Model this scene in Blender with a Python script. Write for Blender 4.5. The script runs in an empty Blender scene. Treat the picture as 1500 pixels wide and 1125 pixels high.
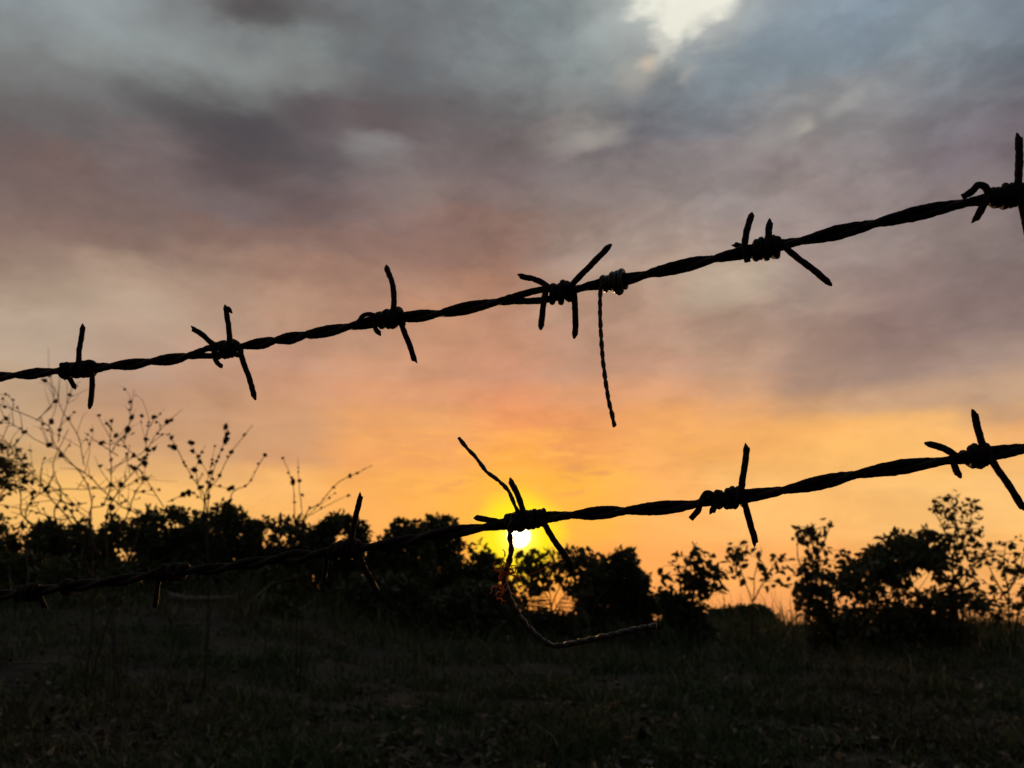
import bpy, math, random
import numpy as np
from mathutils import Vector, noise

# ------------------------------------------------------------------ camera
scene = bpy.context.scene
COL = scene.collection
F = 1177.0                      # focal length in pixels of the 1500 px wide photograph
PITCH = math.radians(16.7)
CAM = Vector((0, 0, 1.0))
FWD = Vector((0, math.cos(PITCH), math.sin(PITCH)))
UP = Vector((0, -math.sin(PITCH), math.cos(PITCH)))
RIGHT = Vector((1, 0, 0))
cam_data = bpy.data.cameras.new('camera')
cam_data.sensor_width = 36.0
cam_data.lens = F / 1500 * 36
cam_data.clip_start = 0.02
cam_data.clip_end = 20000
cam_data.dof.use_dof = True
cam_data.dof.focus_distance = 0.372
cam_data.dof.aperture_fstop = 21.0
cam = bpy.data.objects.new('camera', cam_data)
COL.objects.link(cam)
cam.location = CAM
cam.rotation_euler = (math.pi / 2 + PITCH, 0, 0)
scene.camera = cam
scene.view_settings.view_transform = 'Standard'
scene.view_settings.look = 'None'
scene.view_settings.exposure = 0
scene.view_settings.gamma = 1


def ray(px, py):
    return FWD + RIGHT * ((px - 750) / F) + UP * ((562.5 - py) / F)


def atY(px, py, Y):
    d = ray(px, py)
    return CAM + d * (Y / d.y)


def atZ(px, py, Z):
    return CAM + ray(px, py) * Z


def azel(px, py):
    d = ray(px, py).normalized()
    return math.degrees(math.atan2(d.x, d.y)), math.degrees(math.asin(d.z))


def lin(c):
    out = []
    for v in c:
        v /= 255
        out.append(v / 12.92 if v <= 0.04045 else ((v + 0.055) / 1.055) ** 2.4)
    return tuple(out)


# ------------------------------------------------------------------ sky
SUN_PX = (760, 785)
SUN_AZ, SUN_EL = azel(*SUN_PX)
SUN_DIR = ray(*SUN_PX).normalized()

SKY = [  # colours of the cloud sheet along the rows of the evening sky
    (20, [(20, (134, 144, 147)), (150, (140, 149, 151)), (290, (122, 128, 129)), (400, (92, 89, 90)), (520, (110, 116, 118)), (640, (118, 127, 129)),
          (800, (124, 136, 138)), (900, (150, 160, 160)), (1000, (175, 182, 180)), (1110, (140, 156, 166)), (1300, (122, 138, 150)), (1480, (118, 132, 143))]),
    (75, [(20, (128, 134, 134)), (150, (134, 142, 141)), (300, (134, 142, 141)), (450, (126, 134, 133)), (560, (108, 114, 116)), (700, (122, 131, 133)),
          (830, (132, 144, 145)), (920, (150, 158, 156)), (1050, (124, 139, 148)), (1200, (120, 136, 148)), (1330, (130, 143, 150)), (1480, (114, 127, 136))]),
    (125, [(20, (112, 114, 113)), (150, (118, 121, 120)), (300, (112, 116, 116)), (450, (122, 128, 127)), (600, (104, 106, 108)), (750, (118, 124, 125)),
           (870, (128, 134, 133)), (960, (118, 127, 132)), (1100, (124, 136, 142)), (1240, (140, 145, 147)), (1380, (132, 139, 145)), (1480, (116, 122, 130))]),
    (180, [(20, (100, 97, 98)), (150, (96, 94, 96)), (300, (86, 84, 87)), (450, (88, 83, 86)), (580, (100, 92, 94)), (700, (110, 104, 105)),
           (880, (138, 136, 132)), (980, (108, 111, 118)), (1160, (142, 142, 140)), (1280, (136, 137, 139)), (1380, (124, 122, 128)), (1480, (112, 108, 115))]),
    (235, [(20, (116, 104, 102)), (130, (122, 104, 99)), (260, (116, 105, 105)), (380, (92, 82, 85)), (480, (108, 100, 103)), (560, (126, 121, 121)),
           (700, (118, 108, 108)), (880, (126, 120, 121)), (1050, (134, 128, 129)), (1200, (142, 134, 133)), (1380, (124, 116, 121)), (1480, (112, 105, 110))]),
    (290, [(20, (124, 107, 102)), (150, (124, 108, 103)), (280, (120, 110, 109)), (420, (112, 98, 97)), (550, (120, 107, 106)), (700, (132, 118, 114)),
           (880, (138, 128, 124)), (1050, (148, 138, 135)), (1200, (148, 138, 134)), (1380, (134, 124, 122)), (1480, (120, 112, 114))]),
    (345, [(20, (136, 113, 103)), (150, (134, 113, 104)), (300, (136, 111, 101)), (450, (132, 108, 100)), (600, (140, 113, 104)), (720, (146, 118, 107)),
           (880, (158, 139, 128)), (1030, (166, 149, 139)), (1200, (156, 141, 136)), (1380, (148, 134, 129)), (1480, (130, 118, 115))]),
    (405, [(20, (164, 143, 124)), (200, (172, 149, 129)), (330, (162, 135, 117)), (480, (156, 124, 108)), (620, (168, 130, 110)), (720, (176, 132, 109)),
           (880, (172, 145, 128)), (1040, (186, 168, 146)), (1170, (158, 138, 128)), (1330, (140, 120, 115)), (1480, (132, 114, 111))]),
    (465, [(20, (180, 158, 138)), (200, (180, 156, 136)), (330, (180, 150, 128)), (480, (186, 145, 120)), (640, (196, 146, 116)), (780, (188, 141, 115)),
           (900, (182, 148, 127)), (1050, (180, 149, 130)), (1200, (160, 135, 122)), (1330, (142, 119, 114)), (1480, (140, 118, 113))]),
    (525, [(20, (188, 164, 142)), (200, (184, 151, 130)), (400, (198, 151, 125)), (600, (210, 155, 122)), (750, (206, 148, 118)), (900, (200, 153, 127)),
           (1080, (192, 154, 129)), (1250, (164, 136, 122)), (1380, (160, 134, 122)), (1480, (164, 139, 126))]),
    (580, [(20, (196, 164, 136)), (200, (196, 154, 128)), (400, (206, 153, 124)), (600, (220, 155, 114)), (750, (222, 146, 104)), (900, (220, 156, 114)),
           (1050, (206, 157, 122)), (1250, (186, 150, 125)), (1400, (196, 157, 126)), (1480, (192, 156, 126))]),
    (625, [(20, (206, 166, 130)), (200, (206, 160, 126)), (400, (214, 160, 122)), (600, (236, 166, 104)), (750, (236, 150, 94)), (900, (236, 156, 98)),
           (1020, (248, 177, 102)), (1200, (248, 181, 104)), (1350, (248, 186, 112)), (1480, (242, 178, 114))]),
    (665, [(20, (220, 175, 122)), (200, (214, 165, 125)), (400, (218, 160, 120)), (600, (240, 162, 94)), (750, (248, 168, 74)), (880, (242, 160, 88)),
           (1020, (246, 174, 98)), (1200, (252, 188, 106)), (1350, (253, 190, 108)), (1480, (250, 188, 112))]),
    (710, [(20, (246, 190, 112)), (200, (248, 188, 110)), (400, (247, 182, 106)), (600, (248, 172, 88)), (700, (255, 184, 60)), (830, (252, 180, 70)),
           (950, (248, 168, 88)), (1150, (252, 184, 102)), (1350, (254, 192, 110)), (1480, (254, 191, 112))]),
    (755, [(20, (250, 192, 108)), (200, (250, 190, 106)), (450, (250, 182, 100)), (600, (252, 172, 84)), (700, (255, 180, 60)), (830, (254, 180, 72)),
           (950, (254, 174, 90)), (1150, (254, 184, 102)), (1350, (254, 188, 106)), (1480, (254, 190, 108))]),
    (830, [(20, (250, 176, 96)), (450, (248, 160, 84)), (650, (252, 156, 70)), (830, (254, 164, 82)), (950, (252, 168, 90)), (1150, (252, 172, 96)),
           (1480, (250, 178, 100))]),
    (905, [(20, (236, 150, 84)), (450, (236, 146, 78)), (830, (244, 150, 80)), (1150, (246, 162, 94)), (1480, (246, 168, 96))]),
]
samples = []
for y_, row in SKY:
    for x_, c_ in row:
        a_, e_ = azel(x_, y_)
        k_ = 1.0 if y_ < 420 else 0.0
        if 700 < y_ < 800 and x_ >= 900:
            c_ = (c_[0] - 1, c_[1] + 5, c_[2] + 9)
        if 570 < y_ < 670 and x_ <= 450:
            c_ = (c_[0] - 8, c_[1] - 7, c_[2] - 10)
        c_ = (c_[0] + 1.5 * k_, c_[1] - 0.5 * k_, c_[2] - 0.5 * k_)
        samples.append((a_, e_, *lin(c_)))
S = np.array(samples)


def sky_at(a, e):
    d2 = ((S[:, 0] - a) / 2.2) ** 2 + ((S[:, 1] - e) / 0.9) ** 2
    w = 1.0 / (0.25 + d2) ** 2.6
    return (S[:, 2:] * w[:, None]).sum(0) / w.sum()


world = bpy.data.worlds.new('World')
scene.world = world
world.use_nodes = True
nt = world.node_tree
nt.nodes.clear()
N, L = nt.nodes, nt.links


def plug(sock, v):
    if hasattr(v, 'is_output'):
        L.new(v, sock)
    elif isinstance(v, (tuple, list)) and sock.type == 'RGBA' and len(v) == 3:
        sock.default_value = (*v, 1)
    else:
        sock.default_value = v


def M(op, a, b=0.0, c=None):
    n = N.new('ShaderNodeMath')
    n.operation = op
    plug(n.inputs[0], a)
    plug(n.inputs[1], b)
    if c is not None:
        plug(n.inputs[2], c)
    return n.outputs[0]


def VM(op, a, b=(0, 0, 0)):
    n = N.new('ShaderNodeVectorMath')
    n.operation = op
    plug(n.inputs[0], a)
    plug(n.inputs[1], b)
    return n.outputs['Value'] if op in ('DOT_PRODUCT', 'LENGTH', 'DISTANCE') else n.outputs[0]


def MIX(f, a, b, mode='MIX'):
    n = N.new('ShaderNodeMix')
    n.data_type = 'RGBA'
    n.blend_type = mode
    n.clamp_result = False
    plug(n.inputs[0], f)
    plug(n.inputs[6], a)
    plug(n.inputs[7], b)
    return n.outputs[2]


def MAP(v, a, b, c, d, kind='SMOOTHSTEP'):
    n = N.new('ShaderNodeMapRange')
    n.interpolation_type = kind
    plug(n.inputs[0], v)
    for i, q in enumerate((a, b, c, d)):
        n.inputs[i + 1].default_value = q
    return n.outputs[0]


def NOISE(vec, scale, detail=4, rough=0.55, dist=0.0):
    n = N.new('ShaderNodeTexNoise')
    plug(n.inputs['Vector'], vec)
    n.inputs['Scale'].default_value = scale
    n.inputs['Detail'].default_value = detail
    n.inputs['Roughness'].default_value = rough
    n.inputs['Distortion'].default_value = dist
    return n.outputs


def VMUL(v, f):
    return VM('MULTIPLY', v, f)


tc = N.new('ShaderNodeTexCoord')
D = VM('NORMALIZE', tc.outputs['Generated'])
# soft turbulence that bends the cloud sheet
w1 = NOISE(VMUL(D, (1, 1, 2.2)), 5.0, 4, 0.55)['Color']
w1 = VMUL(VM('SUBTRACT', w1, (0.5, 0.5, 0.5)), (0.10, 0.10, 0.055))
w2 = NOISE(VMUL(D, (1, 1, 2.6)), 19.0, 5, 0.6)['Color']
w2 = VMUL(VM('SUBTRACT', w2, (0.5, 0.5, 0.5)), (0.035, 0.035, 0.02))
DW = VM('NORMALIZE', VM('ADD', D, VM('ADD', w1, w2)))


def angles(vec):
    sp = N.new('ShaderNodeSeparateXYZ')
    L.new(vec, sp.inputs[0])
    az = M('MULTIPLY', M('ARCTAN2', sp.outputs[0], sp.outputs[1]), 180 / math.pi)
    el = M('MULTIPLY', M('ARCSINE', sp.outputs[2]), 180 / math.pi)
    return az, el


AZ, EL = angles(D)
AZW, ELW = angles(DW)
# only part of the bending near the horizon, where the bands lie flat
calm = MAP(EL, 3, 22, 0.35, 1.0)
ELC = M('ADD', EL, M('MULTIPLY', M('SUBTRACT', ELW, EL), calm))
pos = MAP(ELC, 0.0, 48.0, 0.0, 1.0, 'LINEAR')

els = [0.0, 1.5, 3, 4.5, 6, 7.2, 8.4, 9.8, 11.2, 12.6, 14, 16, 18, 20, 22, 24, 26, 28, 30, 32, 34, 36, 38, 40, 42, 45]
cols = list(np.linspace(-38, 38, 15))
col_out = None
dusk = np.array(lin((66, 70, 80)))
edges = [(-180, None), (-75, None)] + [(a, a) for a in cols] + [(75, None), (180, None)]
prev = None
for a, src in edges:
    rp = N.new('ShaderNodeValToRGB')
    L.new(pos, rp.inputs[0])
    cr = rp.color_ramp
    cr.interpolation = 'EASE'
    pts = els
    while len(cr.elements) < len(pts):
        cr.elements.new(0.5)
    for i, e in enumerate(pts):
        cr.elements[i].position = i / (len(pts) - 1) * 0.999
    for i, e in enumerate(pts):
        if src is None:
            k = 0.45 if abs(a) < 100 else 0.0
            base = sky_at(math.copysign(38, a), e)
            c = base * k + dusk * (1 - k)
        else:
            c = sky_at(a, e)
        cr.elements[i].position = min(1.0, e / 48.0)
        cr.elements[i].color = (*[float(q) for q in c], 1)
    if col_out is None:
        col_out = rp.outputs[0]
    else:
        col_out = MIX(MAP(AZW, prev, a, 0, 1, 'SMOOTHSTEP'), col_out, rp.outputs[0])
    prev = a
sky_col = col_out

# cloud texture on a flat sheet overhead (perspective makes it finer towards the horizon)
sepd = N.new('ShaderNodeSeparateXYZ')
L.new(D, sepd.inputs[0])
den = M('ADD', M('MAXIMUM', sepd.outputs[2], 0.0), 0.16)
comb = N.new('ShaderNodeCombineXYZ')
L.new(M('DIVIDE', sepd.outputs[0], den), comb.inputs[0])
L.new(M('DIVIDE', sepd.outputs[1], den), comb.inputs[1])
P3 = VMUL(D, (1.0, 1.0, 1.9))
cl = NOISE(VMUL(comb.outputs[0], (1.0, 1.25, 1)), 3.0, 9, 0.62, 0.4)['Fac']
b1 = NOISE(P3, 5.2, 9, 0.58, 0.3)['Fac']
b2 = NOISE(P3, 13.0, 9, 0.60, 0.35)['Fac']
b3 = NOISE(P3, 42.0, 6, 0.6, 0.5)['Fac']
banks = M('MULTIPLY', M('SUBTRACT', MAP(b1, 0.40, 0.58, 0, 1), 0.5), -0.16)
puffs = M('MULTIPLY', M('SUBTRACT', MAP(b2, 0.40, 0.60, 0, 1), 0.5), M('MULTIPLY', MAP(AZ, -14, 10, 0.06, 0.17), MAP(EL, 14, 28, 0.6, 1.0)))
fine = M('MULTIPLY', M('SUBTRACT', b3, 0.5), 0.12)
tex = M('ADD', M('ADD', M('MULTIPLY', M('SUBTRACT', cl, 0.5), 0.50), banks), M('ADD', puffs, fine))
tex = M('MULTIPLY', tex, MAP(EL, 7, 24, 0.45, 1.0))
gain = M('ADD', 1.0, tex)
gc = N.new('ShaderNodeCombineXYZ')
for i in range(3):
    L.new(gain, gc.inputs[i])
sky_col = MIX(1.0, sky_col, gc.outputs[0], 'MULTIPLY')
sky_col = MIX(MAP(EL, 12, 30, 0.4, 0.8), sky_col, MIX(MAP(b1, 0.38, 0.6, 0, 1), (1.0, 1.0, 1.0), (1.03, 0.975, 0.985)), 'MULTIPLY')


def blob(px, py, rx, ry, rot, col, strength, edge=(1.0, 0.0), warp=1.0):
    """a soft lit patch of cloud at a fixed bearing and height in the sky"""
    global sky_col
    a0, e0 = azel(px, py)
    ca = math.cos(math.radians(e0))
    r = math.radians(rot)
    A = M('MULTIPLY', M('SUBTRACT', M('ADD', AZ, M('MULTIPLY', M('SUBTRACT', AZW, AZ), warp)), a0), ca)
    E = M('SUBTRACT', M('ADD', EL, M('MULTIPLY', M('SUBTRACT', ELW, EL), warp)), e0)
    k = 20.5
    U = M('MULTIPLY', M('ADD', M('MULTIPLY', A, math.cos(r)), M('MULTIPLY', E, math.sin(r))), k / rx)
    V = M('MULTIPLY', M('SUBTRACT', M('MULTIPLY', E, math.cos(r)), M('MULTIPLY', A, math.sin(r))), k / ry)
    q = M('SQRT', M('ADD', M('MULTIPLY', U, U), M('MULTIPLY', V, V)))
    f = M('MULTIPLY', MAP(q, edge[1], edge[0], 1, 0), strength)
    sky_col = MIX(f, sky_col, lin(col))


# openings and thin places in the cloud
blob(990, 5, 170, 110, 0, (186, 190, 185), 0.6, (1.0, 0.0))
blob(1004, -18, 84, 48, 6, (242, 240, 224), 1.0, (1.0, 0.45), 1.6)
blob(988, 26, 46, 38, 10, (238, 236, 220), 0.95, (1.0, 0.2), 1.6)
blob(958, 62, 26, 26, 30, (214, 212, 200), 0.7, (1.0, 0.1), 1.4)
blob(945, 93, 22, 18, 0, (226, 204, 178), 0.6, (1.0, 0.1), 0.7)
blob(925, 118, 40, 40, 40, (178, 172, 160), 0.55, (1.0, 0.0), 0.8)
blob(1008, 104, 20, 22, 0, (176, 170, 164), 0.45, (1.0, 0.0), 0.8)
blob(865, 48, 60, 42, 20, (172, 181, 180), 0.6, (1.0, 0.0), 1.0)
blob(880, 205, 66, 26, 8, (176, 168, 160), 0.55, (1.0, 0.0), 1.0)
blob(1165, 190, 34, 22, 20, (184, 178, 166), 0.6, (1.0, 0.0), 1.0)
blob(1228, 150, 40, 22, 35, (172, 170, 166), 0.5, (1.0, 0.0), 1.0)
blob(1100, 210, 90, 40, 25, (156, 150, 148), 0.5, (1.0, 0.0), 1.0)
blob(555, 212, 70, 24, 4, (142, 139, 139), 0.55, (1.0, 0.0), 0.8)
blob(1050, 425, 120, 34, 8, (194, 178, 156), 0.5, (1.0, 0.0), 0.8)
blob(360, 195, 260, 42, -6, (78, 74, 78), 0.7, (1.0, 0.0), 1.2)
blob(640, 160, 160, 36, 4, (92, 86, 88), 0.5, (1.0, 0.0), 1.2)
blob(400, 10, 120, 36, 0, (82, 79, 80), 0.6, (1.0, 0.0), 1.2)
blob(570, 100, 110, 34, -8, (96, 99, 102), 0.45, (1.0, 0.0), 1.2)
# streaks of lit cloud round the sun
st = NOISE(VMUL(D, (3.0, 3.0, 15.0)), 6.0, 6, 0.6, 0.6)['Fac']
near = M('MULTIPLY', MAP(EL, 7.5, 9.5, 0, 1), MAP(EL, 11.5, 15, 1, 0))
near = M('MULTIPLY', near, MAP(M('ABSOLUTE', M('SUBTRACT', AZ, 1.5)), 3, 19, 1, 0))
sky_col = MIX(M('MULTIPLY', M('MULTIPLY', near, MAP(st, 0.5, 0.68, 0, 1)), 0.75), sky_col, lin((255, 180, 88)))
sky_col = MIX(M('MULTIPLY', M('MULTIPLY', near, MAP(st, 0.47, 0.33, 0, 1)), 0.5), sky_col, lin((214, 140, 92)))
# glow about the sun and the sun itself
DS = VM('NORMALIZE', VM('ADD', D, VM('ADD', VMUL(w1, (0.32, 0.32, 0.32)), VMUL(w2, (0.5, 0.5, 0.5)))))
cs = M('MINIMUM', VM('DOT_PRODUCT', DS, tuple(SUN_DIR)), 1.0)
ang = M('MULTIPLY', M('ARCCOSINE', cs), 180 / math.pi)
cs0 = M('MINIMUM', VM('DOT_PRODUCT', D, tuple(SUN_DIR)), 1.0)
ang0 = M('MULTIPLY', M('ARCCOSINE', cs0), 180 / math.pi)
sky_col = MIX(MAP(ang, 1.5, 7.5, 0.7, 0), sky_col, lin((255, 176, 58)))
sky_col = MIX(MAP(ang, 1.9, 4.0, 1.0, 0), sky_col, (1.05, 0.80, 0.004))
sky_col = MIX(MAP(ang0, 0.4, 2.0, 1.0, 0), sky_col, (1.5, 1.1, 0.10))
sky_col = MIX(MAP(ang0, 0.35, 0.95, 1.0, 0), sky_col, (12.0, 9.0, 5.0))
# clear air above the cloud sheet
sky_tex = N.new('ShaderNodeTexSky')
sky_tex.sky_type = 'NISHITA'
sky_tex.sun_disc = False
sky_tex.sun_elevation = math.radians(SUN_EL)
sky_tex.sun_rotation = math.radians(SUN_AZ)
sky_tex.air_density = 1.5
sky_tex.dust_density = 2.0
ns = VMUL(sky_tex.outputs[0], (0.08, 0.08, 0.08))
cover = MAP(EL, 40, 60, 0.97, 0.8)
sky_col = MIX(cover, ns, sky_col)
bg = N.new('ShaderNodeBackground')
L.new(sky_col, bg.inputs[0])
bg.inputs[1].default_value = 1.0
wo = N.new('ShaderNodeOutputWorld')
L.new(bg.outputs[0], wo.inputs[0])

# ------------------------------------------------------------------ sun
sun_data = bpy.data.lights.new('sun', 'SUN')
sun_data.energy = 0.8
sun_data.angle = math.radians(0.6)
sun_data.color = (1.0, 0.50, 0.16)
sun = bpy.data.objects.new('sun', sun_data)
COL.objects.link(sun)
sun.rotation_euler = (-SUN_DIR).to_track_quat('-Z', 'Y').to_euler()


# ------------------------------------------------------------------ materials
def material(name, c1, c2, scale=40, rough=0.8, bump=0.0, translucent=None, detail=4, spec=0.3, metal=0.0, attr=None, lo=0.35, hi=0.65):
    m = bpy.data.materials.new(name)
    m.use_nodes = True
    t = m.node_tree
    t.nodes.clear()
    out = t.nodes.new('ShaderNodeOutputMaterial')
    b = t.nodes.new('ShaderNodeBsdfPrincipled')
    b.inputs['Roughness'].default_value = rough
    b.inputs['Specular IOR Level'].default_value = spec
    b.inputs['Metallic'].default_value = metal
    tcn = t.nodes.new('ShaderNodeTexCoord')
    nz = t.nodes.new('ShaderNodeTexNoise')
    nz.inputs['Scale'].default_value = scale
    nz.inputs['Detail'].default_value = detail
    t.links.new(tcn.outputs['Object'], nz.inputs['Vector'])
    rp = t.nodes.new('ShaderNodeValToRGB')
    rp.color_ramp.elements[0].position = lo
    rp.color_ramp.elements[1].position = hi
    rp.color_ramp.elements[0].color = (*c1, 1)
    rp.color_ramp.elements[1].color = (*c2, 1)
    t.links.new(nz.outputs['Fac'], rp.inputs[0])
    color = rp.outputs[0]
    if attr:
        at = t.nodes.new('ShaderNodeAttribute')
        at.attribute_name = attr
        mx = t.nodes.new('ShaderNodeMix')
        mx.data_type = 'RGBA'
        mx.blend_type = 'MULTIPLY'
        mx.inputs[0].default_value = 1
        t.links.new(color, mx.inputs[6])
        t.links.new(at.outputs['Color'], mx.inputs[7])
        color = mx.outputs[2]
    t.links.new(color, b.inputs['Base Color'])
    if bump:
        nb = t.nodes.new('ShaderNodeTexNoise')
        nb.inputs['Scale'].default_value = scale * 3
        nb.inputs['Detail'].default_value = 5
        t.links.new(tcn.outputs['Object'], nb.inputs['Vector'])
        bp = t.nodes.new('ShaderNodeBump')
        bp.inputs['Strength'].default_value = bump
        bp.inputs['Distance'].default_value = 0.3 / scale
        t.links.new(nb.outputs['Fac'], bp.inputs['Height'])
        t.links.new(bp.outputs[0], b.inputs['Normal'])
    if translucent:
        tr = t.nodes.new('ShaderNodeBsdfTranslucent')
        tr.inputs[0].default_value = (*translucent, 1)
        ad = t.nodes.new('ShaderNodeAddShader')
        t.links.new(b.outputs[0], ad.inputs[0])
        t.links.new(tr.outputs[0], ad.inputs[1])
        t.links.new(ad.outputs[0], out.inputs[0])
    else:
        t.links.new(b.outputs[0], out.inputs[0])
    return m


RUST = material('rusty_steel', (0.006, 0.0045, 0.004), (0.022, 0.013, 0.009), 420, 0.62, 0.7, spec=0.12, metal=0.05)
TIE = material('rusty_tie_wire', (0.007, 0.0045, 0.0035), (0.026, 0.013, 0.007), 600, 0.34, 0.8, spec=0.5)
STRAW = material('dry_fibre', (0.06, 0.026, 0.010), (0.16, 0.075, 0.028), 300, 0.6, 0.0, translucent=(0.5, 0.22, 0.07))
TWIG = material('dry_twig', (0.016, 0.012, 0.008), (0.036, 0.026, 0.018), 60, 0.85)
BUD = material('seed_head', (0.025, 0.016, 0.010), (0.05, 0.032, 0.018), 120, 0.9)
BARK = material('bark', (0.020, 0.015, 0.011), (0.05, 0.038, 0.028), 14, 0.9, 0.5)
PALE = material('bleached_wood', (0.08, 0.07, 0.058), (0.22, 0.20, 0.17), 14, 0.85, 0.5)
DRYLOG = material('weathered_branch', (0.06, 0.048, 0.036), (0.14, 0.115, 0.09), 14, 0.85, 0.5)
LEAF = material('dark_leaf', (0.018, 0.028, 0.010), (0.040, 0.055, 0.020), 1.2, 0.6, translucent=(0.010, 0.012, 0.002), attr='tint')
LEAF2 = material('sapling_leaf', (0.022, 0.032, 0.012), (0.050, 0.060, 0.022), 2.0, 0.6, translucent=(0.018, 0.016, 0.003), attr='tint')
GRASS = material('dry_and_green_grass', (0.030, 0.070, 0.020), (0.076, 0.078, 0.032), 0.33, 0.7, translucent=(0.003, 0.004, 0.001), attr='tint', detail=5, lo=0.42, hi=0.6)
LITTER = material('fallen_leaf', (0.05, 0.042, 0.03), (0.22, 0.18, 0.13), 1.3, 0.7, attr='tint')
SOIL = material('soil', (0.012, 0.012, 0.007), (0.032, 0.029, 0.018), 1.6, 0.95, 0.6, detail=8)


# ------------------------------------------------------------------ mesh helpers
class MB:
    def __init__(self):
        self.v, self.f, self.t, self.n = [], [], [], 0

    def add(self, verts, faces, tint=None):
        o = self.n
        self.v.append(np.asarray(verts, dtype=float).reshape(-1, 3))
        self.n += len(self.v[-1])
        self.f.extend([tuple(i + o for i in fc) for fc in faces])
        self.t.append(np.ones((len(self.v[-1]), 3)) if tint is None else tint)

    def build(self, name, mat, parent=None, smooth=True, tint=False):
        me = bpy.data.meshes.new(name)
        vv = np.concatenate(self.v) if self.v else np.zeros((0, 3))
        origin = Vector((0, 0, 0))
        if parent is not None:
            root = parent
            while root is not None:
                origin += root.location
                root = root.parent
        vv = vv - np.array(origin)
        me.from_pydata(vv.tolist(), [], self.f)
        if smooth:
            me.polygons.foreach_set('use_smooth', [True] * len(me.polygons))
        if tint:
            at = me.attributes.new('tint', 'FLOAT_COLOR', 'POINT')
            tt = np.concatenate(self.t)
            at.data.foreach_set('color', np.concatenate([tt, np.ones((len(tt), 1))], 1).ravel())
        me.materials.append(mat)
        me.update()
        o = bpy.data.objects.new(name, me)
        COL.objects.link(o)
        if parent is not None:
            o.parent = parent
        return o


def thing(name, label, cat, loc, group=None):
    o = bpy.data.objects.new(name, None)
    o.empty_display_size = 0.05
    COL.objects.link(o)
    o.location = loc
    o['label'] = label
    o['category'] = cat
    if group:
        o['group'] = group
    return o


def catmull(pts, n):
    """smooth curve through points (rows of an array), n samples per span"""
    P = np.asarray(pts, dtype=float)
    if len(P) == 2:
        s = np.linspace(0, 1, n + 1)[:, None]
        return P[0] * (1 - s) + P[1] * s
    Q = np.vstack([2 * P[0] - P[1], P, 2 * P[-1] - P[-2]])
    out = []
    for i in range(1, len(Q) - 2):
        p0, p1, p2, p3 = Q[i - 1], Q[i], Q[i + 1], Q[i + 2]
        for s in np.linspace(0, 1, n, endpoint=False):
            out.append(0.5 * (2 * p1 + (p2 - p0) * s + (2 * p0 - 5 * p1 + 4 * p2 - p3) * s * s + (3 * p1 - p0 - 3 * p2 + p3) * s ** 3))
    out.append(Q[-2])
    return np.array(out)


def tube(mb, pts, rad, sides=8, rough=0.0, freq=600.0, slant=0.0, seed=0.0, cap=True):
    P = np.asarray(pts, dtype=float)
    n = len(P)
    R = np.full(n, rad) if np.isscalar(rad) else np.asarray(rad, dtype=float)
    T = np.gradient(P, axis=0)
    T /= np.linalg.norm(T, axis=1)[:, None] + 1e-12
    ref = np.array((0.0, 0.0, 1.0)) if abs(T[0][2]) < 0.9 else np.array((1.0, 0.0, 0.0))
    u = np.cross(T[0], ref)
    u /= np.linalg.norm(u)
    ang = np.arange(sides) * 2 * math.pi / sides
    verts = []
    for i in range(n):
        u = u - T[i] * np.dot(u, T[i])
        u /= np.linalg.norm(u) + 1e-12
        w = np.cross(T[i], u)
        for k in range(sides):
            dirv = u * math.cos(ang[k]) + w * math.sin(ang[k])
            r = R[i]
            p = P[i] + dirv * r
            if rough:
                q = Vector(p) * freq + Vector((seed, seed * 1.7, 0))
                r *= 1 + rough * (noise.noise(q) + 0.5 * noise.noise(q * 2.7))
                p = P[i] + dirv * r
            if slant and i == n - 1:
                p = p + T[i] * slant * R[0] * math.cos(ang[k] - seed)
            verts.append(p)
    faces = []
    for i in range(n - 1):
        for k in range(sides):
            k2 = (k + 1) % sides
            faces.append((i * sides + k, i * sides + k2, (i + 1) * sides + k2, (i + 1) * sides + k))
    if cap:
        faces.append(tuple(range(sides - 1, -1, -1)))
        faces.append(tuple((n - 1) * sides + k for k in range(sides)))
    mb.add(verts, faces)


def ss(x, a, b):
    t = min(1, max(0, (x - a) / (b - a)))
    return t * t * (3 - 2 * t)


def ground_z(x, y):
    z = 0.85 * ss(y, 6.0, 34.0) + 1.05 * ss(-x, 0.5, 8.0) * ss(y, 9.0, 21.0)
    z += 0.10 * noise.noise(Vector((x * 0.35, y * 0.35, 0))) * ss(y, 2, 8) + 0.05 * noise.noise(Vector((x * 1.1, y * 1.1, 4)))
    z = z * (1 - 0.9 * ss(y, 60, 300)) if y < 5000 else z
    return z - 0.02


# ------------------------------------------------------------------ ground
def build_ground():
    xs = np.concatenate([-np.geomspace(3000, 14, 16), np.arange(-13, 13.01, 0.35), np.geomspace(14, 3000, 16)])
    ys = np.concatenate([[-400, -60, -15, -4], np.arange(0, 30, 0.35), np.geomspace(30.5, 6000, 26)])
    verts, faces = [], []
    for y in ys:
        for x in xs:
            verts.append((x, y, ground_z(x, y)))
    nx = len(xs)
    for j in range(len(ys) - 1):
        for i in range(nx - 1):
            faces.append((j * nx + i, j * nx + i + 1, (j + 1) * nx + i + 1, (j + 1) * nx + i))
    mb = MB()
    mb.add(verts, faces)
    o = mb.build('ground', SOIL)
    o['kind'] = 'structure'


build_ground()


# ------------------------------------------------------------------ barbed wire
def depth(px):
    return 1.0 / (2.174 + (px / 1500.0) * 0.951)


RS = 0.00164          # radius of one strand
RB = 0.00146          # radius of barb wire


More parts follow.
